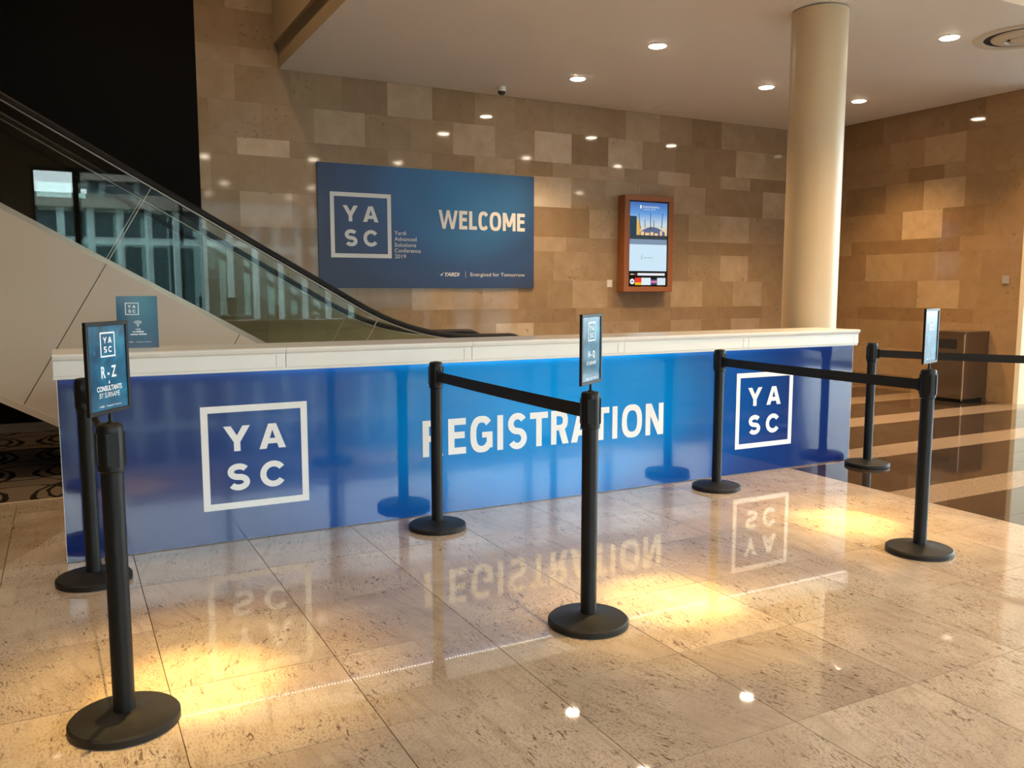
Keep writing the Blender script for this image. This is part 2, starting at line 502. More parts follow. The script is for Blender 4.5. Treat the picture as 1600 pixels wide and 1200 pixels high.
def bars(mb, items, y):
    for a, b, c, d in items:
        mb.add([(a, y, c), (b, y, c), (b, y, d), (a, y, d)], [(0, 1, 2, 3)])
    return mb
def brand_line(x0, x1, z0, h, y, mat, parent):
    """small arrow mark, YARDI, rule, 'Energised for Tomorrow'"""
    w = x1-x0
    mb = MB()
    mb.add([(x0, y, z0+h), (x0+.020*w, y, z0+.35*h), (x0+.026*w, y, z0), (x0+.022*w, y, z0+.45*h), (x0+.055*w, y, z0+h)], [(0, 2, 1), (2, 4, 3)])
    bars(MB(), [(x0+.298*w, x0+.301*w, z0-.35*h, z0+1.3*h)], y).build('divider_line', mat, parent)
    mb.build('brand_mark', mat, parent)
    text('YARDI', x0+.062*w, x0+.232*w, z0, z0+h, y, mat, parent, bold=0.03, shear=0.22)
    text('Energised for Tomorrow', x0+.355*w, x1, z0-.22*h, z0+h, y, mat, parent)

# ================================================================== STRUCTURE
ZC, YB, XR = 3.84, 9.76, 10.42            # ceiling height, back wall, right wall
floor = tag(MB().box(-6, 13, -4.75, YB, -0.12, -0.012).build('floor', M['grout']), kind='structure')
# marble tiles, 0.602 m grid
T, G = 0.602, 0.0034
tile_me = MB().box(-T/2+G/2, T/2-G/2, -T/2+G/2, T/2-G/2, -0.012, 0).mesh('marble_tile', M['marble'])
X0, Y0 = 0.267, 3.12
for i in range(-5, 8):
    for j in range(-5, 5):
        link('marble_tile', tile_me, floor, (X0+(i+.5)*T, Y0+(j+.5)*T, 0))
XE = X0+8*T                                # marble ends, dark granite begins
yT = Y0+5*T
for i in range(-5, 8):                     # cut row beside the carpet
    MB().box(-T/2+G/2, T/2-G/2, 0, 6.455-yT, -0.012, 0).build('marble_tile', M['marble'], floor, loc=(X0+(i+.5)*T, yT, 0))
MB().box(-6, X0-5*T-G, -4.75, 6.455, -0.012, 0).build('marble_slab', M['marble'], floor)
MB().box(X0-5*T, XE, -4.75, Y0-5*T-G, -0.012, 0).build('marble_slab', M['marble'], floor)
MB().box(-6, XE, 6.457, 6.495, -0.012, 0.004).build('threshold_strip', M['strip'], floor)
MB().box(-6, XE, 6.495, YB, -0.012, 0.006).build('carpet', M['carpet'], floor)
# dark granite field with light bands running along X
bands = [(3.61, 3.95), (4.83, 5.17), (6.06, 6.48), (7.30, 7.82), (8.55, 9.0)]
ys = [-4.75]
y = -4.75
rows = []
edges = [2.38, 2.73, 3.60]
rows.append((-4.75, 2.38, 'D')); rows.append((2.38, 2.73, 'L')); rows.append((2.73, 3.16, 'D')); rows.append((3.16, 3.60, 'D'))
rows += [(3.60, 3.945, 'L'), (3.945, 4.41, 'D'), (4.41, 4.83, 'D'), (4.83, 5.20, 'L'), (5.20, 5.632, 'D'), (5.632, 6.06, 'D'), (6.06, 6.48, 'L'),
         (6.48, 6.88, 'D'), (6.88, 7.30, 'D'), (7.30, 7.76, 'L'), (7.76, 8.20, 'D'), (8.20, 8.60, 'D'), (8.60, 9.0, 'L'), (9.0, 9.40, 'D'), (9.40, YB, 'D')]
for (a, b, k) in rows:
    xs_ = [XE+0.004] + [6.045+0.94*n for n in range(8)]
    xs_ = [x for x in xs_ if x < 13] + [13]
    for n in range(len(xs_)-1):
        x0, x1 = xs_[n], xs_[n+1]
        g = 0.0035 if k == 'D' else 0.001
        w, d = x1-x0, b-a
        MB().box(g/2, w-g/2, g/2, d-g/2, -0.012, 0).build('granite_tile' if k == 'D' else 'granite_band', M['dark_granite' if k == 'D' else 'light_granite'], floor, loc=(x0, a, 0))
M['dark_joint'] = plain('pale_joint', (0.34, 0.26, 0.19), 0.5)
MB().box(XE+0.004, 13, -4.75, YB, -0.0118, -0.0012).build('joint_bed', M['dark_joint'], floor)

# back wall of limestone blocks: (bottom, top, [(right edge, tone)...])
BACK = [
 (3.460, 3.845, [(1.77,2.0), (2.36,1.0), (2.96,1.2), (3.50,1.0), (4.07,3.0), (4.64,1.0), (5.20,2.0), (5.77,1.4), (6.33,2.0), (6.91,1.8), (7.49,3.0), (8.06,2.0), (8.61,0.8), (9.26,2.2), (9.91,2.0)]),
 (3.076, 3.460, [(1.48,1.0), (2.05,2.0), (2.62,1.5), (3.22,2.6), (3.79,1.5), (4.34,1.4), (4.92,3.0), (5.49,2.0), (6.05,4.0), (6.63,0.5), (7.20,3.5), (7.77,1.5), (8.29,1.0), (8.90,1.0), (9.47,3.0), (9.93,2.5)]),
 (2.890, 3.076, [(1.77,1.5), (2.34,4.0), (2.91,1.0), (3.49,0.8), (4.06,2.0), (4.63,1.0), (5.20,2.5), (5.76,1.0), (6.32,2.6), (6.90,2.4), (7.48,1.5), (8.04,3.0), (8.61,1.5), (9.19,2.6), (9.94,1.0)]),
 (2.500, 2.890, [(1.49,2.0), (2.07,1.0), (2.64,1.5), (3.44,1.5), (4.27,1.5), (5.48,2.0), (6.05,4.0), (6.61,2.0), (7.17,2.2), (7.76,1.5), (8.33,2.6), (8.92,1.0), (9.45,1.0), (9.96,3.0)]),
 (2.115, 2.500, [(1.78,1.0), (2.35,2.5), (2.97,2.0), (3.93,1.5), (4.79,1.0), (5.48,2.0), (6.34,1.0), (7.18,3.0), (8.04,1.5), (8.63,2.5), (9.19,3.2), (9.75,2.0)]),
 (1.925, 2.115, [(1.73,1.0), (2.08,1.0), (2.34,1.3), (2.96,1.0), (3.92,1.0), (4.79,1.5), (5.48,1.0), (5.98,2.6), (6.80,2.0), (7.74,1.0), (8.57,1.0), (9.26,1.0)]),
 (1.545, 1.925, [(1.93,1.0), (2.65,1.2), (3.43,1.0), (4.26,1.0), (5.48,1.5), (5.78,1.5), (6.33,2.2), (7.19,2.0), (8.04,1.5), (8.65,2.0), (9.19,3.0), (9.80,1.5)]),
 (1.175, 1.545, [(1.92,1.0), (2.61,1.3), (3.10,1.0), (3.78,1.0), (4.33,2.6), (4.74,2.0), (5.25,2.2), (5.69,1.0), (6.08,1.5), (6.65,2.6), (7.20,1.5), (7.74,1.3), (8.32,2.6), (8.91,1.5), (9.49,2.6)]),
 (0.990, 1.175, [(2.05,1.0), (2.71,1.2), (3.41,1.0), (4.25,1.1), (4.79,1.0), (5.37,1.3), (6.14,1.0), (6.87,1.5), (7.75,1.2), (8.61,1.0), (9.50,0.7)]),
 (0.605, 0.990, [(2.04,1.0), (2.70,1.5), (3.41,1.0), (4.16,1.4), (4.92,1.5), (5.48,4.0), (6.04,1.4), (6.56,1.0), (7.19,2.2), (7.75,1.0), (8.32,2.2), (8.89,0.7), (9.46,2.6)]),
]
RIGHT = [
 (3.460, 3.845, [(9.09,0.6), (8.45,0.5), (8.03,1.0), (7.41,1.2), (6.93,0.7)]),
 (3.076, 3.460, [(9.07,0.6), (8.32,0.8), (7.77,2.0), (7.17,2.6)]),
 (2.890, 3.076, [(9.06,1.0), (8.20,1.0), (8.00,1.2), (7.46,0.3), (7.15,2.0)]),
 (2.500, 2.890, [(9.04,1.0), (8.35,0.5), (7.75,1.5), (7.15,3.6)]),
 (2.115, 2.500, [(9.17,1.0), (8.06,1.3), (7.45,3.6), (6.86,1.0)]),
 (1.925, 2.115, [(8.91,2.0), (7.94,0.5), (7.18,0.5)]),
 (1.545, 1.925, [(9.26,1.0), (8.64,0.5), (8.02,2.4), (7.48,2.2), (6.87,1.8)]),
 (1.175, 1.545, [(9.12,1.0), (8.43,1.0), (7.77,1.2), (7.15,2.9)]),
 (0.990, 1.175, [(8.75,0.6), (7.68,0.4), (6.94,0.6)]),
 (0.605, 0.990, [(8.73,1.2), (8.07,1.7), (7.67,1.2), (7.10,2.0)]),
]
def rnd_row(z0, z1, a, b, w=0.58):
    r, x = [], a
    while x < b-w*0.7:
        x += w*random.choice((1, 1, 1.5)) if x > a else w*random.uniform(.3, 1)
        r.append((x, random.choice((0.8, 1, 1.3, 1.6, 2.2, 2.8))))
    return (z0, z1, r[:-1])
BACK += [rnd_row(0.22, 0.605, 1.37, XR), rnd_row(0.0, 0.22, 1.37, XR)]
BACK_TOP = [rnd_row(a, b, 1.37, 2.9) for a, b in ((3.845, 4.03), (4.03, 4.415), (4.415, 4.80), (4.80, 4.985), (4.985, 5.37), (5.37, 5.755), (5.755, 5.94), (5.94, 6.325), (6.325, 6.9))]
RIGHT += [(a, b, [(9.76-k*0.58-random.random()*.3, random.choice((.8, 1, 1.6, 2))) for k in range(1, 6)]) for a, b in ((0.22, 0.605), (0.0, 0.22))]
def tone(t):
    k = t/4.0
    a, b, c = (0.275, 0.180, 0.102), (0.385, 0.275, 0.175), (0.58, 0.46, 0.335)
    q = tuple(a[i]+(b[i]-a[i])*min(1, k*2.2) for i in range(3)) if k < 0.4545 else tuple(b[i]+(c[i]-b[i])*(k-0.4545)/0.5455 for i in range(3))
    j = random.uniform(0.95, 1.05)
    return (q[0]*j, q[1]*j*random.uniform(.985, 1.015), q[2]*j*random.uniform(.97, 1.03), 1)
wall_back = tag(MB().box(1.37, XR+.2, YB+0.02, YB+0.2, 0, 6.9).build('wall_back', M['wall_joint']), kind='structure')
gj = 0.0009
for z0, z1, row in BACK+BACK_TOP:
    x = 1.372
    end = XR if z0 < 3.8 else 2.9
    for xr, tn in list(row)+[(end, 1.7)]:
        if xr-x > 0.05:
            o = MB().box(gj/2, xr-x-gj/2, 0, 0.021, gj/2, z1-z0-gj/2).build('stone_block', M['stone'], wall_back, loc=(x, YB+random.uniform(0, .0012), z0))
            o.color = tone(tn)
            x = xr
YRE = 6.35                                  # the right wall ends here
wall_right = tag(MB().box(XR+0.02, XR+0.2, YRE, YB+0.02, 0, ZC+.02).build('wall_right', M['wall_joint']), kind='structure')
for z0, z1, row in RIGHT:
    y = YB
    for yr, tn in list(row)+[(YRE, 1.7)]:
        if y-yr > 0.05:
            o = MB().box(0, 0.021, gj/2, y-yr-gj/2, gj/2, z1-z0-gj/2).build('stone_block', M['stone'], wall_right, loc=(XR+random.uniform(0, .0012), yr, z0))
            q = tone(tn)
            o.color = (q[0]*.96, q[1]*.86, q[2]*.70, 1)  # same stone; this wall's dimmer, warmer lamp light is tinted into its colour
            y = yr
tag(MB().box(XR+.0, 13.2, YRE-0.06, YRE-0.001, 0, ZC).build('wall_return', M['cream_wall']), kind='structure')
tag(MB().box(-6.1, 1.37, YB-0.05, YB+0.2, 0, 6.9).build('wall_void', M['black_wall']), kind='structure')
tag(MB().box(-6, 1.37, YB-0.075, YB-0.05, 0.006, 0.095).build('baseboard_back', M['skirting']), kind='structure')
tag(MB().box(-6.2, -6.0, -4.95, YB+.2, 0, 6.9).build('wall_left', M['void']), kind='structure')
# front wall (behind the photographer): solid to the left, glazed to the right
YF = -4.75
wf = MB().box(-6.2, -0.435, YF-0.2, YF, 0, 6.9).box(-0.435, 13.2, YF-0.2, YF, ZC, 6.9).box(12.95, 13.2, YF-.2, YF, 0, ZC)
tag(wf.build('wall_front', M['tan_wall']), kind='structure')
tag(MB().box(13.0, 13.2, 6.1, YRE-.06, 0, ZC).build('wall_side', M['cream_wall']), kind='structure')
def window(name, along, a, b, fixed, posts):
    w = empty(name, (0, 0, 0)); tag(w, kind='structure')
    def bx(u0, u1, d0, d1, z0, z1):
        return MB().box(u0, u1, fixed+d0, fixed+d1, z0, z1) if along == 'x' else MB().box(fixed+d0, fixed+d1, u0, u1, z0, z1)
    bx(a, b, -.06, .06, 0.0, .08).build('window_frame', M['frame_metal'], w)
    bx(a, b, -.06, .06, ZC-.08, ZC).build('window_frame', M['frame_metal'], w)
    for p, hw in posts:
        bx(p-hw, p+hw, -.09, .09, .08, ZC-.08).build('mullion', M['frame_metal'], w)
    ps = [p for p, hw in posts]
    for p, q in zip(ps[:-1], ps[1:]):
        bx(p+.02, q-.02, -.006, .006, .08, ZC-.08).build('pane', M['win_glass'], w)
window('window_1', 'x', -.435, 12.95, YF-.1, [(-.405, .03), (.37, .07), (2.3, .03), (4.25, .03), (6.2, .10), (8.1, .03), (10.0, .03), (11.6, .10), (12.9, .04)])
window('window_2', 'y', YF, 6.1, 13.1, [(-4.7, .04), (-2.6, .03), (-.4, .10), (1.6, .03), (3.6, .10), (6.05, .04)])

# ceiling: low soffit on the right with a recessed coffer, open void on the left
XS = 2.237
CX0, CX1, CY0, CY1, CZ = 6.3, 10.3, 1.6, 4.65, 4.20
c = MB()
c.box(XS, 13.2, CY1, YB-0.012, ZC, ZC+.06)
c.box(XS, 13.2, YF, CY0, ZC, ZC+.06)
c.box(XS, CX0, CY0, CY1, ZC, ZC+.06)
c.box(CX1, 13.2, CY0, CY1, ZC, ZC+.06)
ceil = tag(c.build('ceiling', M['ceiling']), kind='structure')
MB().box(XS-.001, XS+.10, YF, YB-.012, ZC+.001, 4.10).build('soffit_edge', M['fascia'], ceil)
MB().box(2.19, 2.4, YF, YB-.012, 4.10, 6.9).build('soffit_upstand', M['fascia'], ceil)
k = MB().box(CX0, CX1, CY1, CY1+.05, ZC+.06, CZ).box(CX0, CX1, CY0-.05, CY0, ZC+.06, CZ).box(CX0-.05, CX0, CY0-.05, CY1+.05, ZC+.06, CZ).box(CX1, CX1+.05, CY0-.05, CY1+.05, ZC+.06, CZ).box(CX0-.05, CX1+.05, CY0-.05, CY1+.05, CZ, CZ+.05)
k.build('ceiling_coffer', M['yellow'], ceil)
cove = MB()
cove.box(CX0+.3, CX1-.3, CY1-.32, CY1-.30, CZ-.03, CZ-.005)
cove.build('cove_lamp', emit('cove_glow', (1.0, 0.70, 0.18), 3.5), ceil)
tag(MB().box(-6.2, 2.4, YF-.2, YB+.2, 6.9, 7.0).build('ceiling_void', M['void']), kind='structure')
tag(MB().box(2.4, 13.2, YF-.2, YB+.2, 6.9, 7.0).build('ceiling_upper', M['void']), kind='structure')
MB().box(7.14, 7.6, 9.1, 9.5, ZC-.003, ZC).build('access_hatch', M['ceiling'], ceil)

# round column behind the counter
colm = empty('round_column', (5.985, 5.56, 0))
tag(colm, 'tall smooth cream round column rising from the floor behind the counter to the ceiling', 'column')
MB().lathe([(0.237, 0), (0.237, 3.83)], 64).build('shaft', M['column'], colm, smooth=True)
MB().lathe([(0.245, 0), (0.245, .10)], 64).build('plinth_ring', M['steel'], colm, smooth=True)

# outside, seen only in reflections
tag(MB().box(-60, 60, -60, -4.96, -.3, -.12).box(13.21, 60, -4.96, 40, -.3, -.12).build('ground', M['paving']), kind='structure')
def facade_mat(name, wall, glass, sx, sz, ms=0.35):
    t = NT(name).set(rough=0.5)
    b = t.n('ShaderNodeTexBrick'); b.offset = 0.0
    b.inputs['Scale'].default_value = 1.0; b.inputs['Brick Width'].default_value = sx; b.inputs['Row Height'].default_value = sz
    b.inputs['Mortar Size'].default_value = ms
    b.inputs['Color1'].default_value = (*glass, 1); b.inputs['Color2'].default_value = (*[x*1.3 for x in glass], 1); b.inputs['Mortar'].default_value = (*wall, 1)
    sep = t.n('ShaderNodeSeparateXYZ'); t.l(t.coord('Object'), sep.inputs[0])
    cb = t.n('ShaderNodeCombineXYZ')
    t.l(t.math('ADD', sep.outputs[0], sep.outputs[1]), cb.inputs[0]); t.l(sep.outputs[2], cb.inputs[1])
    t.l(cb.outputs[0], b.inputs['Vector'])
    t.base(b.outputs[0])
    return t.m
def building(loc, w, d, h, m, label):
    b = empty('building', loc); tag(b, label, 'building')
    MB().box(-w/2, w/2, -d/2, d/2, 0, h).build('facade', m, b)
    MB().box(-w/2-.3, w/2+.3, -d/2-.3, d/2+.3, h, h+.5).build('roof_slab', M['skirting'], b)
building((-24, -44, -.12), 30, 10, 8, facade_mat('facade_slate', (.16, .20, .21), (.04, .06, .065), 2.2, 3.0), 'low slate grey office block mirrored in the escalator glass')
building((21.5, -38, -.12), 38, 12, 8.0, facade_mat('facade_teal', (.24, .32, .34), (.03, .055, .06), 6.0, .9, .16), 'blue grey block with pale window bands mirrored in the glass')

building((5.6, -23, -.12), 13.0, 3, 4.6, facade_mat('facade_stripes', (.42, .52, .52), (.02, .04, .045), 1.0, 3.4, .14), 'long low block with tall window strips mirrored in the escalator glass')
building((3.2, -26.5, -.12), 4.0, 3, 6.0, facade_mat('facade_gable', (.20, .26, .27), (.025, .04, .045), 1.3, .9, .12), 'taller dark block behind the striped one, mirrored in the escalator glass')

# ================================================================== REGISTRATION COUNTER
YP = 4.88                                    # face of the blue print
ctr = empty('registration_counter', (0, 0, 0))
tag(ctr, 'long white topped reception counter with glossy blue REGISTRATION print', 'counter')
XL, XRt = -0.045, 5.778
MB().box(XL+.01, XRt-.01, YP+.012, 5.24, 0.0, 0.975).build('carcass', M['white_lam'], ctr)
MB().box(XL, XRt, YP, YP+.012, 0.004, 0.968).build('front_graphic', M['counter_print'], ctr)
MB().box(XL-.003, XL+.004, YP+.0005, YP+.05, 0.004, 0.968).build('edge_trim', M['vinyl'], ctr)
MB().box(XRt-.004, XRt+.003, YP+.0005, YP+.05, 0.004, 0.968).build('edge_trim', M['vinyl'], ctr)
seams = [-0.062, 1.108, 2.276, 3.45, 4.60, 5.803]
ZT = 1.096
for a, b in zip(seams[:-1], seams[1:]):
    s = MB()
    prof = [(4.832, ZT-.012), (4.836, ZT-.003), (4.846, ZT), (5.285, ZT), (5.285, ZT-.036), (4.850, ZT-.036), (4.838, ZT-.026)]
    n = len(prof)
    s.add([(a+.0012, p, q) for p, q in prof]+[(b-.0012, p, q) for p, q in prof],
          [tuple(range(n)), tuple(range(2*n-1, n-1, -1))]+[((i+1) % n, i, n+i, n+(i+1) % n) for i in range(n)])
    s.build('counter_top', M['white_lam'], ctr)
    MB().box(a+.0012, b-.0012, 4.850, 4.872, 0.982, ZT-.036).build('fascia_panel', M['white_lam'], ctr, bevel=.002)
    MB().box(b-.056, b-.0525, 4.8494, 4.8502, 0.986, ZT-.042).build('fascia_groove', M['guide'], ctr)
MB().box(seams[0], seams[-1], 4.858, 4.892, 0.966, 0.984).build('fascia_rail', M['white_lam'], ctr)
led = MB()
x = seams[0]+.03
while x < seams[-1]-.03:
    led.add([(x, 4.864, 0.9655), (x, 4.872, 0.9655), (x+.009, 4.872, 0.9655), (x+.009, 4.864, 0.9655)], [(0, 1, 2, 3)])
    x += .020
tag(led.build('led_strip', M['led'], ctr), kind='stuff')
yv = YP-.0012
logo(0.638, 0.189, 0.589, yv).build('logo_emblem', M['vinyl'], ctr)
logo(4.518, 0.197, 0.589, yv).build('logo_emblem', M['vinyl'], ctr)
RG = [('R', 1.947, 2.083), ('E', 2.121, 2.244), ('G', 2.275, 2.438), ('I', 2.470, 2.513), ('S', 2.548, 2.690), ('T', 2.714, 2.852), ('R', 2.877, 3.015),
      ('A', 3.036, 3.205), ('T', 3.213, 3.350), ('I', 3.377, 3.424), ('O', 3.458, 3.633), ('N', 3.665, 3.824)]
for ch, a, b in RG:
    letters(MB(), [(ch, a, b, 0.377, 0.607, 0.0425, 2.5)], yv).build('letter', M['vinyl'], ctr)
for x in (0.4, 1.6, 2.9, 4.0, 5.2):          # feet under the rear of the carcass
    pass

# acrylic wifi sign on the counter
wf_ = empty('wifi_sign', (0.262, 5.20, ZT), R(-3))
tag(wf_, 'small blue upright wifi information sign standing on the counter top', 'sign')
SW, SH = 0.212, 0.290
MB().box(0, SW, 0, .005, 0.0, SH).build('sign_panel', M['acrylic_print'], wf_)
MB().box(0.02, SW-.02, .005, .055, 0.0, .004).build('sign_foot', M['white_plastic'], wf_)
yy = -.0008
logo(.045, .185, .070, yy, .068).build('logo_emblem', M['poster_white'], wf_)
wi = MB()
for r_ in (.010, .019, .028):
    for q in ring(.107, .125, r_, r_, .0045, 40, 140, 12):
        wi.add([(p[0], yy, p[1]) for p in q], [(0, 1, 2, 3)])
for q in ring(.107, .123, .004, .004, .0039, 0, 360, 12):
    wi.add([(p[0], yy, p[1]) for p in q], [(0, 1, 2, 3)])
wi.build('wifi_symbol', M['poster_white'], wf_)
text('WIFI', .094, .120, .099, .108, yy, M['poster_white'], wf_, bold=.02)
bars(MB(), [(.078, .095, .088, .093), (.098, .136, .087, .094), (.066, .106, .073, .079), (.110, .150, .073, .080)], yy).build('fine_print', M['poster_white'], wf_)
brand_line(.052, .172, .030, .0065, yy, M['poster_white'], wf_)

# ================================================================== STANCHIONS
HB, BH = 0.915, 0.058                        # belt centre height, belt width
me_base = MB().lathe([(0.166, 0.0), (0.172, 0.004), (0.172, 0.024), (0.165, 0.031), (0.06, 0.043), (0.046, 0.05), (0.036, 0.052)], 56).mesh('base', M['base_cover']); shade(me_base)
me_post = MB().lathe([(0.034, 0.045), (0.034, 0.86)], 32).mesh('post', M['black_metal']); shade(me_post)
me_head = MB().lathe([(0.0365, 0.845), (0.0405, 0.85), (0.0405, 0.975), (0.039, 0.992), (0.034, 0.999), (0.012, 1.003)], 36).mesh('belt_head', M['black_plastic']); shade(me_head)
me_slot = MB().box(-.0165, .0165, -.0425, -.0385, .868, .972).mesh('belt_slot', M['black_plastic'])
me_groove = MB().box(-.003, .003, -.0412, -.039, .862, .978).mesh('slot_groove', M['slot'])
me_pin = MB().lathe([(0.004, .0), (0.004, .006)], 10).mesh('rivet', M['chrome'])
def stanchion(x, y, label, rz=0.0, group=None):
    s = empty('stanchion', (x, y, 0), rz)
    tag(s, label, 'stanchion', group)
    link('base', me_base, s); link('post', me_post, s)
    h = link('belt_head', me_head, s)
    for k in range(4):
        link('belt_slot', me_slot, h, rot=(0, 0, k*math.pi/2))
        for d in (-.36, .36):
            link('slot_groove', me_groove, h, rot=(0, 0, k*math.pi/2+d*1.25))
    return s
def belt(s, target, sag=0.005):
    """belt from stanchion s to the head at target (world x, y), built in the stanchion's frame"""
    d = Vector((target[0]-s.location.x, target[1]-s.location.y, 0))
    L_ = d.length
    a = math.atan2(d.y, d.x) - s.rotation_euler.z
    m = MB(); n = 16
    vs_, fs = [], []
    for i in range(n+1):
        u = .045+(L_-.09)*i/n
        z = HB-sag*4*(i/n)*(1-i/n)
        for yy_ in (-.0012, .0012):
            for zz in (-BH/2, BH/2):
                vs_.append((u, yy_, z+zz))
    for i in range(n):
        p, q = i*4, i*4+4
        fs += [(p, q, q+1, p+1), (p+2, p+3, q+3, q+2), (p+1, q+1, q+3, p+3), (p, p+2, q+2, q)]
    m.add(vs_, fs)
    b = m.build('belt', M['webbing'], s, rot=(0, 0, a))
    MB().box(L_-.062, L_-.040, -.008, .008, HB-.034, HB+.034).build('belt_clip', M['black_plastic'], b)
    MB().box(.040, .060, -.012, .012, HB-.036, HB+.036).build('belt_cassette', M['black_plastic'], b)
def sign(s, ang, lines, w=0.222, z0=1.033, z1=1.322, dx=0.0):
    """framed poster on top of the stanchion, poster faces local -Y"""
    f = link('sign_frame', None, s, (dx, 0, 0), (0, 0, ang-s.rotation_euler.z))
    b = .013
    fr = MB().box(-w/2, w/2, -.006, .006, z0, z0+b).box(-w/2, w/2, -.006, .006, z1-b, z1).box(-w/2, -w/2+b, -.006, .006, z0+b, z1-b).box(w/2-b, w/2, -.006, .006, z0+b, z1-b)
    fr.box(-w/2+b, w/2-b, 0.0, .005, z0+b, z1-b)
    fr.build('frame_bar', M['black_plastic'], f, bevel=.0015)
    MB().lathe([(0.0055, .998), (0.0055, z0)], 12).lathe([(0.012, .999), (0.012, 1.006)], 16).build('sign_stem', M['black_plastic'], f)
    MB().box(-w/2+b, w/2-b, -.002, 0, z0+b, z1-b).build('poster', M['poster'], f)
    yy_ = -.0028
    logo(-.038, z0+.178, .078, yy_, .078).build('logo_emblem', M['poster_white'], f)
    for st, hw, za, zb, bold in lines:
        text(st, -hw, hw, z0+za, z0+zb, yy_, M['poster_white'], f, bold=bold)
    brand_line(-.060, .060, z0+.022, .006, yy_, M['poster_white'], f)

GRP = 'black belt stanchions in front of the counter'
sA = stanchion(0.112, 2.941, 'black stanchion carrying the framed R-Z CONSULTANTS sign', R(4), GRP)
sB = stanchion(0.070, 4.520, 'plain black stanchion at the counter end by the carpet, joined to the R-Z sign post', R(3), GRP)
sC = stanchion(1.922, 4.595, 'plain black stanchion covering the R of REGISTRATION', R(-8), GRP)
sD = stanchion(1.920, 2.935, 'black stanchion carrying the framed H-Q sign', R(-26), GRP)
sE = stanchion(4.094, 4.600, 'plain black stanchion between the REGISTRATION lettering and the YASC emblem at the column end', R(0), GRP)
sF = stanchion(5.729, 4.650, 'plain black stanchion on the dark granite beyond the counter end', R(-20), GRP)
sG = stanchion(4.057, 2.930, 'black stanchion carrying a glare covered sign, at the edge of the marble floor', R(30), GRP)
sH = stanchion(6.40, 3.42, 'plain black stanchion on the dark granite holding the far belt end', 0, GRP)
belt(sB, (0.112, 2.941)); belt(sC, (1.920, 2.935), .003); belt(sE, (4.057, 2.930), .004); belt(sF, (6.40, 3.42), .004)
sign(sA, R(55), [('R - Z', .040, .113, .150, .025), ('&', .005, .094, .104, .02), ('CONSULTANTS', .066, .072, .089, .03), ('BY SURNAME', .054, .051, .068, .0)], dx=.004)
sign(sD, R(35), [('H - Q', .036, .105, .138, .025), ('BY SURNAME', .050, .080, .095, .0)])
sign(sG, R(19), [])

# ================================================================== ESCALATOR
TAN = math.tan(R(30)); N = Vector((math.sin(R(30)), 0, math.cos(R(30))))
YE0, YE1 = 7.25, 8.22                        # near and far handrail planes
zh = lambda x: 2.812-TAN*(x+.317)            # handrail centre on the slope
zd = lambda x: 2.035-TAN*(x+.363)            # deck line
zb = lambda x: 0.608-TAN*(x+.445)            # underside
ZHF, ZDF = 0.985, 0.17                        # flat heights at the lower landing
XA = -5.98
esc = empty('escalator', (0, 0, 0))
tag(esc, 'glass sided escalator with beige panel cladding and black handrails rising along the wall', 'escalator')
def rail_path(y):
    P = [Vector((XA, y, zh(XA)))]
    xk = -.317+(2.812-ZHF)/TAN               # slope meets flat
    n = 10
    a, b, c_ = Vector((xk-.55, y, zh(xk-.55))), Vector((xk, y, ZHF)), Vector((xk+.62, y, ZHF))
    for i in range(n+1):
        t = i/n
        P.append(a*(1-t)**2+b*2*t*(1-t)+c_*t*t)
    xe = 3.80; r_ = .20
    P.append(Vector((xe, y, ZHF)))
    for i in range(1, 13):
        w = R(90-180*i/12)
        P.append(Vector((xe+r_*1.0*math.cos(w), y, ZHF-r_+r_*math.sin(w))))
    P.append(Vector((xe-.15, y, ZHF-2*r_)))
    return P
def sweep(path, prof):
    """profile (dy, dn) swept along a path in an XZ plane"""
    m = MB(); vs_, fs = [], []
    k = len(prof)
    for i, p in enumerate(path):
        t = (path[min(i+1, len(path)-1)]-path[max(i-1, 0)]).normalized()
        nn = Vector((-t.z, 0, t.x))
        vs_ += [p+Vector((0, dy, 0))+nn*dn for dy, dn in prof]
    for i in range(len(path)-1):
        for j in range(k):
            j2 = (j+1) % k
            fs.append((i*k+j, i*k+j2, (i+1)*k+j2, (i+1)*k+j))
    fs.append(tuple(range(k-1, -1, -1))); fs.append(tuple((len(path)-1)*k+j for j in range(k)))
    return m.add(vs_, fs)
RP = [(-.040, -.022), (-.032, -.028), (.032, -.028), (.040, -.022), (.043, .002), (.035, .017), (.0, .022), (-.035, .017), (-.043, .002)]
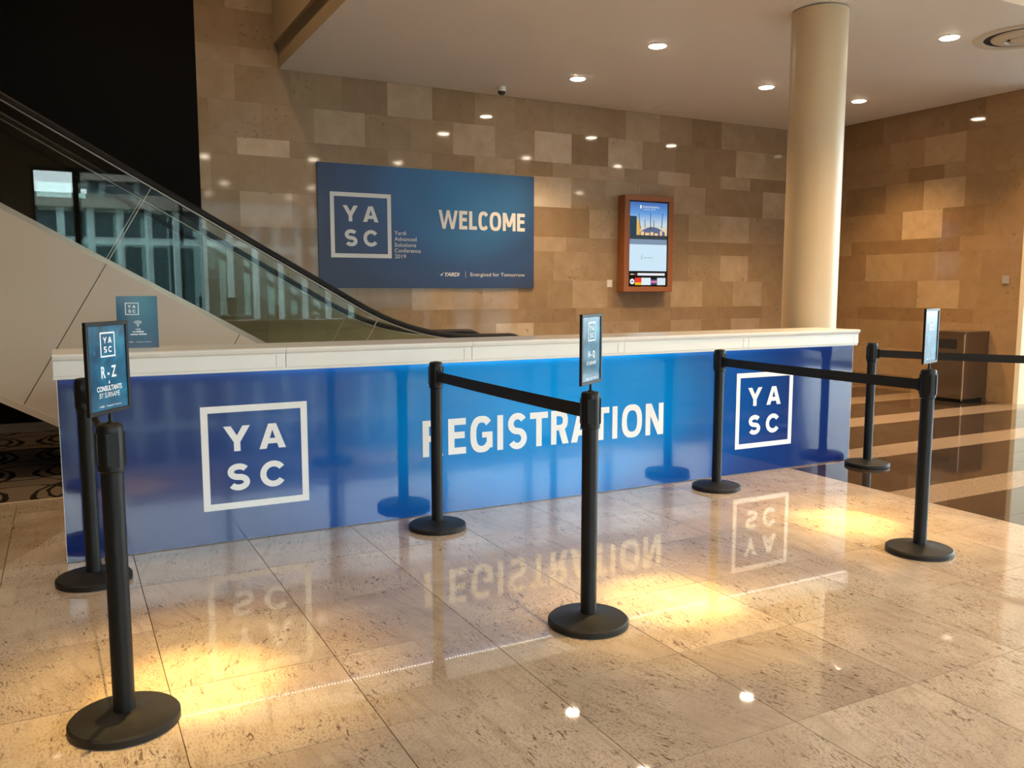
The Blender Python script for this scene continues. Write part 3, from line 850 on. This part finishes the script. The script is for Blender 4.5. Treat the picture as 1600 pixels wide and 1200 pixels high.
for ye in (YE0, YE1):
    path = rail_path(ye)
    h = sweep(path, RP).build('handrail', M['rubber'], esc, smooth=True)
    sweep(path, [(-.020, -.038), (.020, -.038), (.020, -.028), (-.020, -.028)]).build('handrail_guide', M['guide'], h)
    # glass panels, joints square to the slope
    xj = 0.326                                 # a joint on the deck line
    dX = 1.821
    xk2 = -.363+(2.035-ZDF)/TAN                # deck slope meets flat deck
    ks = [k for k in range(-4, 4)]
    hp = (zh(0)-zd(0))*math.cos(R(30))-.03
    for k in ks:
        x0, x1 = xj+k*dX, xj+(k+1)*dX
        if x1 > xk2-.55: break
        a, b = Vector((x0+.003, 0, zd(x0+.003))), Vector((x1-.003, 0, zd(x1-.003)))
        pts = [(a.x, a.z), (b.x, b.z), (b.x+N.x*hp, b.z+N.z*hp), (a.x+N.x*hp, a.z+N.z*hp)]
        MB().prism_xz(pts, ye-.005, ye+.005).build('glass_panel', M['esc_glass'], esc)
        MB().prism_xz([(b.x+.001, b.z), (b.x+.006, b.z-.003), (b.x+.006+N.x*hp, b.z-.003+N.z*hp), (b.x+.001+N.x*hp, b.z+N.z*hp)], ye-.006, ye+.006).build('joint_seal', M['guide'], esc)
    x0 += .003
    top0 = (x0+N.x*hp, zd(x0)+N.z*hp)
    tops = [(p.x, p.z-.03) for p in path[1:] if p.x > top0[0]+.05 and p.z > .6]
    pts = [(x0, zd(x0)), (xk2-.15, zd(xk2-.15)), (xk2+.25, ZDF), (3.70, ZDF)]+[q for q in reversed(tops) if q[0] <= 3.99]+[top0]
    MB().prism_xz(pts, ye-.005, ye+.005).build('glass_panel', M['esc_glass'], esc)
    # deck trim along the foot of the glass
    dp = [Vector((XA, ye, zd(XA))), Vector((xk2-.2, ye, zd(xk2-.2))), Vector((xk2+.02, ye, ZDF+.03)), Vector((xk2+.3, ye, ZDF)), Vector((4.0, ye, ZDF))]
    sgn = -1 if ye == YE0 else 1
    sweep(dp, sorted([(-.06, -.03), (.06, -.03)])+[(.06, .012), (-.06, .012)]).build('deck_trim', M['clad_trim'], esc)
    sweep(dp, [(-.012-sgn*.11, -.32), (.012-sgn*.11, -.32), (.012-sgn*.11, -.02), (-.012-sgn*.11, -.02)]).build('skirt_panel', M['steel'], esc)
# cladding panels on the near side
def clip_floor(pts, z=0.008):
    out = []
    for i in range(len(pts)):
        p, q = pts[i], pts[(i+1) % len(pts)]
        if p[1] >= z: out.append(p)
        if (p[1] >= z) != (q[1] >= z):
            t = (z-p[1])/(q[1]-p[1]); out.append((p[0]+t*(q[0]-p[0]), z))
    return out
zdc = lambda x: zd(x)-.03
hb = (zd(0)-zb(0))*math.cos(R(30))-.03
for side, (ya, yb_) in (('near', (7.180, 7.200)), ('far', (8.27, 8.29))):
    for k in range(-7, 4):
        x0, x1 = .31+k*.962+.0025, .31+(k+1)*.962-.0025
        if x0 > 3.3: continue
        a, b = (x0, zdc(x0)), (x1, zdc(x1))
        pts = [(a[0]-N.x*hb, a[1]-N.z*hb), (b[0]-N.x*hb, b[1]-N.z*hb), b, a]
        pts = clip_floor(pts)
        if len(pts) >= 3 and a[1] > ZDF-.02:
            pts = [(x, min(z, max(z, 0))) for x, z in pts]
            MB().prism_xz(pts, ya, yb_).build('cladding_panel', M['clad'], esc)
    MB().prism_xz([(2.75, 0.008), (4.0, 0.008), (4.0, ZDF-.03), (2.95, ZDF-.03)], ya, yb_).build('cladding_panel', M['clad'], esc)
    tp = [Vector((XA, (ya+yb_)/2, zb(XA))), Vector((.60, (ya+yb_)/2, zb(.60)))]
    sweep(tp, [(-.022, 0), (.022, 0), (.022, .05), (-.022, .05)]).build('underside_trim', M['clad'], esc)
xk2 = -.363+(2.035-ZDF)/TAN
MB().prism_xz([(XA, zb(XA)+.01), (.58, .01), (xk2+.2, .01), (xk2+.2, .06), (XA, zd(XA)-.42)], 7.20, 8.27).build('truss', M['truss'], esc)
MB().box(xk2+.2, 4.2, 7.2, 8.27, .006, .05).build('landing_plate', M['steel'], esc)
for k in range(0, 19):
    xs0 = xk2-.15-.40*k
    zt = zd(xs0)-.16
    if xs0 < XA+.3: break
    MB().box(xs0-.40, xs0, 7.38, 8.09, zt-.20, zt).build('step', M['step'], esc)

# ================================================================== WELCOME BANNER
bn = empty('welcome_banner', (2.636, YB-.012, 1.442))
tag(bn, 'large blue WELCOME banner mounted on the stone wall above the escalator foot', 'banner')
BW, BHt = 2.832, 1.428
MB().box(0, BW, -.012, .010, 0, BHt).build('banner_panel', M['banner_print'], bn)
yb2 = -.0132
logo(.142, .354, .738, yb2, .750).build('logo_emblem', M['banner_white'], bn)
ox, oz = 2.636, 1.442
for ch, a, b in (('W', 4.128, 4.385), ('E', 4.405, 4.515), ('L', 4.540, 4.648), ('C', 4.668, 4.812), ('O', 4.826, 4.988), ('M', 5.012, 5.196), ('E', 5.218, 5.332)):
    letters(MB(), [(ch, a-ox, b-ox, .727, .953, .043, 2.6)], yb2).build('letter', M['banner_white'], bn)
for s_, a, b, z in (('Yardi', 3.555, 3.702, 2.083), ('Advanced', 3.555, 3.835, 2.012), ('Solutions', 3.555, 3.828, 1.943), ('Conference', 3.555, 3.889, 1.875), ('2019', 3.555, 3.697, 1.806)):
    text(s_, a-ox, b-ox, z-.008-oz, z+.040-oz, yb2, M['banner_white'], bn)
brand_line(4.126-ox, 5.331-ox, 1.588-oz, .048, yb2, M['banner_white'], bn)

# ================================================================== INFORMATION SCREEN
sc_o = empty('information_screen', (6.80, YB, 1.396))
tag(sc_o, 'lit portrait information display in a cherry wood case on the stone wall', 'display')
CW, CH, CD = .832, 1.308, .165
cs = MB()
e = .082
cs.box(0, CW, -CD, -.002, 0, .070).box(0, CW, -CD, -.002, CH-.070, CH).box(0, e, -CD, -.002, .07, CH-.07).box(CW-e, CW, -CD, -.002, .07, CH-.07)
cs.build('wood_case', M['wood'], sc_o, bevel=.004)
MB().box(e, CW-e, -.14, -.004, .07, CH-.07).build('screen_bezel', M['bezel'], sc_o)
def scr(name, c, strength=1.0):
    return emit('screen_'+name, c, strength*.62)
ysn = -.1412
def flat(pts, name, m, y=ysn):
    return MB().add([(x, y, z) for x, z in pts], [tuple(range(len(pts)))]).build(name, m, sc_o)
def q4(x0, x1, z0, z1): return [(x0, z0), (x1, z0), (x1, z1), (x0, z1)]
SX0, SX1 = .102, .738
t = NT('screen_sky')
em = t.n('ShaderNodeEmission'); em.inputs[1].default_value = .62
sp = t.n('ShaderNodeSeparateXYZ'); t.l(t.coord('Object'), sp.inputs[0])
t.l(t.ramp(t.math('MULTIPLY_ADD', sp.outputs[2], 1.0/.40, -.83/.40), [(0.0, (.80, .66, .42)), (.25, (.55, .68, .78)), (.6, (.14, .34, .72)), (1.0, (.06, .14, .42))]), em.inputs[0])
t.l(em.outputs[0], t.out.inputs[0])
flat(q4(SX0, SX1, .66, 1.222), 'screen_picture', t.m)
y1, y2, y3 = ysn-.0006, ysn-.0012, ysn-.0018
flat(q4(SX0, SX1, .648, .74), 'screen_river', scr('river', (.22, .30, .42)), y1)
flat(q4(SX0, SX1, .72, .775), 'screen_bank', scr('bank', (.05, .06, .07)), y2)
dome = [(.27+.43*i/14, .775+.115*math.sin(math.pi*(.12+.76*i/14))) for i in range(15)]
flat([(.27, .77), (.70, .77)]+dome[::-1], 'screen_dome', scr('dome', (.12, .15, .27)), y1)
flat(q4(SX0, .215, .76, 1.03), 'screen_tower', scr('tower', (.03, .06, .09)), y2)
flat([(.19, .775), (.30, .775), (.275, .90), (.235, 1.0), (.19, .98)], 'screen_tower', scr('tower_gold', (.75, .45, .12)), y1)
for i, (a, w_, h_) in enumerate(((.29, .05, .05), (.36, .07, .035), (.45, .05, .045), (.52, .06, .03), (.615, .035, .065))):
    flat(q4(a, a+w_, .775, .775+h_), 'screen_lights', scr('lights', (.95, .62, .30)), y3)
for xa, za, xb, zb_ in ((.280, .860, .248, 1.064), (.453, .850, .448, 1.079), (.641, .880, .658, 1.081), (.357, .88, .355, .99), (.508, .89, .506, .983)):
    flat([(xa-.006, za), (xa+.006, za), (xb+.004, zb_), (xb-.004, zb_)], 'screen_mast', scr('mast', (.03, .05, .08)), y2)
flat(q4(SX0, SX1, .284, .648), 'screen_white_field', scr('field', (.62, .80, .93)), ysn)
text('J', .290, .322, .445, .505, y1, scr('grey_ink', (.25, .27, .30)), sc_o, name='screen_text', shear=.2)
flat(q4(.335, .50, .462, .474), 'screen_text', scr('grey_ink2', (.46, .56, .62)), y1)
wt = scr('white', (.85, .92, .98))
text('INTERCONTINENTAL', .315, .60, 1.146, 1.170, y1, wt, sc_o, name='screen_text')
text('LONDON   THE O2', .33, .53, 1.118, 1.132, y1, wt, sc_o, name='screen_text')
flat(q4(.270, .295, 1.135, 1.180), 'screen_text', wt, y1)
flat(q4(.243, .712, .223, .256), 'screen_bar', scr('bar', (.80, .84, .86)), y1)
flat(q4(.125, .18, .232, .246), 'screen_bar', scr('bar_w', (.7, .7, .7)), y1)
flat(q4(.18, .225, .232, .246), 'screen_bar', scr('bar_r', (.35, .04, .04)), y1)
flat([(.155+.042*math.cos(i*math.pi/3+.52), .140+.042*math.sin(i*math.pi/3+.52)) for i in range(6)], 'screen_badge', scr('badge', (.80, .84, .88)), y1)
flat(q4(.142, .168, .132, .148), 'screen_badge', scr('badge_d', (.03, .03, .05)), y2)
for a, b, c0, d0, cl in ((.201, .312, .128, .192, (.85, .05, .03)), (.201, .312, .092, .128, (.85, .50, .02)), (.312, .470, .092, .192, (.76, .86, .94)), (.474, .578, .124, .150, (.72, .22, .36)), (.582, .726, .092, .192, (.70, .80, .88)), (.474, .578, .150, .168, (.10, .09, .22)), (.474, .578, .100, .122, (.10, .09, .22))):
    flat(q4(a, b, c0, d0), 'screen_tile', scr('tile', cl), y1)

# ================================================================== CEILING FITTINGS
me_trim = MB()
n = 32
for r0, r1, z0, z1 in ((.098, .082, -.006, -.004),):
    me_trim.lathe([(.098, 0), (.098, -.004), (.094, -.007), (.084, -.005), (.084, 0.0)], n)
trim_me = me_trim.mesh('trim_ring', M['lamp_trim'])
lens_me = MB().lathe([(.080, -.0115), (.083, -.0065)], n).mesh('lamp_lens', M['lamp'])
def downlight(x, y, label, energy=245, ang=112, z=ZC):
    d = empty('downlight', (x, y, z))
    tag(d, label, 'ceiling light', 'recessed downlights in the low ceiling')
    link('trim_ring', trim_me, d)
    link('lamp_lens', lens_me, d)
    spot('lamp_beam', (0, 0, -.03), energy, ang, .8, parent=d, radius=.07)
    return d
downlight(5.376, 7.07, 'round recessed downlight between the soffit edge and the round column, farther from the stone wall')
downlight(5.382, 8.56, 'round recessed downlight close to the stone wall beside the dome camera')
downlight(7.60, 7.85, 'round recessed downlight between the column and the information screen')
downlight(9.20, 7.85, 'round recessed downlight nearest the corner of the two stone walls')
downlight(7.69, 5.53, 'round recessed downlight beside the round air diffuser')
downlight(9.78, 5.45, 'round recessed downlight beyond the air diffuser')
downlight(5.82, 3.85, 'round recessed downlight above the dark granite in front of the counter')
downlight(4.27, 3.51, 'round recessed downlight lighting the marble beside the glare covered sign', 10)
downlight(2.42, 2.98, 'round recessed downlight lighting the marble beside the H-Q sign', 10)
for x in (3.4, 5.4, 9.4, 11.6):  # unseen downlights added over the hall for more warm light
    for y in (-3.2, -0.9, 1.2):
        if (x, y) != (3.4, 1.2):
            downlight(x, y, 'unseen round recessed downlight added over the open hall between the front windows and the belt stanchions', 170)
# narrow yellow beams that make the pools on the marble
YEL = (1.0, 0.66, 0.20)
def pool(x, y, z, k, parent=None):
    p = (x, y, z) if parent is None else (0, 0, -.04)
    a = 2*math.degrees(math.atan(.40/z)); b = 2*math.degrees(math.atan(.95/z))
    spot('pool_beam', p, 1250*k, a, 1.0, YEL, .03, parent)
    spot('pool_beam', p, 420*k, b, 1.0, YEL, .03, parent)
pool(4.20, 3.55, ZC-.04, 1.0)
pool(2.42, 3.00, ZC-.04, 1.0)
def void_light(x, y, energy, ang, label):
    hv = empty('unseen_void_spotlight', (x, y, 6.895)); tag(hv, label, 'ceiling light', 'spotlights high above the open void')
    link('trim_ring', trim_me, hv); link('lamp_lens', lens_me, hv)
    if energy: spot('lamp_beam', (0, 0, -.04), energy, ang, .8, parent=hv, radius=.07)
    return hv
pool(0, 0, 6.85, 3.2, void_light(.36, 3.15, 0, 0, 'round spotlight high in the void above the marble by the R-Z sign'))
for x, y in ((-3.5, -2), (-.5, -2), (-3.5, 2), (-.8, 5.6), (-3.5, 6.2), (1.1, 7.6)):  # unseen lamps added to light the soffit edge and left wall
    void_light(x, y, 130, 110, 'unseen round spotlight added high in the void to brighten the soffit edge and escalator side')

cd = empty('dome_camera', (4.79, 9.33, ZC)); tag(cd, 'small white dome security camera under the ceiling near the stone wall', 'security camera')
MB().lathe([(.055, 0), (.055, -.045), (.050, -.055)], 28).build('camera_housing', M['white_plastic'], cd, smooth=True)
MB().lathe([(.046, -.055), (.043, -.075), (.030, -.092), (.010, -.099)], 24).build('camera_dome', M['lens'], cd, smooth=True)
df = empty('air_diffuser', (8.29, 5.17, ZC)); tag(df, 'large round ceiling air diffuser of concentric rings', 'air vent')
for prof in ([(.43, -.0008), (.425, -.012), (.36, -.018), (.345, -.010), (.345, -.0045)],
             [(.285, -.006), (.275, -.020), (.165, -.040), (.160, -.030), (.160, -.006)],
             [(.120, -.006), (.118, -.034), (.030, -.046), (.002, -.046)]):
    MB().lathe(prof, 56, cap=False).build('diffuser_ring', M['diffuser'], df, smooth=True)
MB().lathe([(.345, -.0044), (.345, -.0010)], 48).build('diffuser_throat', M['dark_void'], df)

# ================================================================== SMALL WALL FITTINGS AND BIN
def plate(name, loc, w, h, axis, m, label):
    o = MB().box(-w/2, w/2, -.012, 0, -h/2, h/2) if axis == 'y' else MB().box(-.012, 0, -w/2, w/2, -h/2, h/2)
    o = o.build(name, m, bevel=.003)
    o.location = loc
    return tag(o, label, 'wall plate')
plate('wall_switch', (6.673, YB-.0005, 1.508), .085, .10, 'y', M['white_plastic'], 'small white wall switch plate beside the wooden screen case')
plate('wall_socket_plate', (XR-.0005, 6.53, 1.546), .085, .10, 'x', M['grey_plastic'], 'small grey plate on the stone wall above the steel cabinet')
bi = empty('steel_bin', (XR-.26, 6.92, 0)); tag(bi, 'square dark steel waste bin with bright edges against the right stone wall', 'bin')
w2, d2, h2 = .24, .225, .90
MB().box(-w2, w2, -d2, d2, .05, h2-.03).build('bin_body', M['bin_panel'], bi)
MB().box(-w2-.008, w2+.008, -d2-.008, d2+.008, h2-.03, h2).build('bin_lid', M['bin_panel'], bi, bevel=.004)
MB().box(-w2+.03, w2-.03, -d2+.03, d2-.03, 0.0, .05).build('bin_plinth', M['black_plastic'], bi)
for sx in (-1, 1):
    for sy in (-1, 1):
        MB().box(sx*w2-.006, sx*w2+.006, sy*d2-.006, sy*d2+.006, .03, h2-.032).build('corner_post', M['chrome'], bi)
MB().box(-w2-.002, -w2, -d2*.55, d2*.55, h2-.22, h2-.10).build('bin_flap', M['dark_void'], bi)
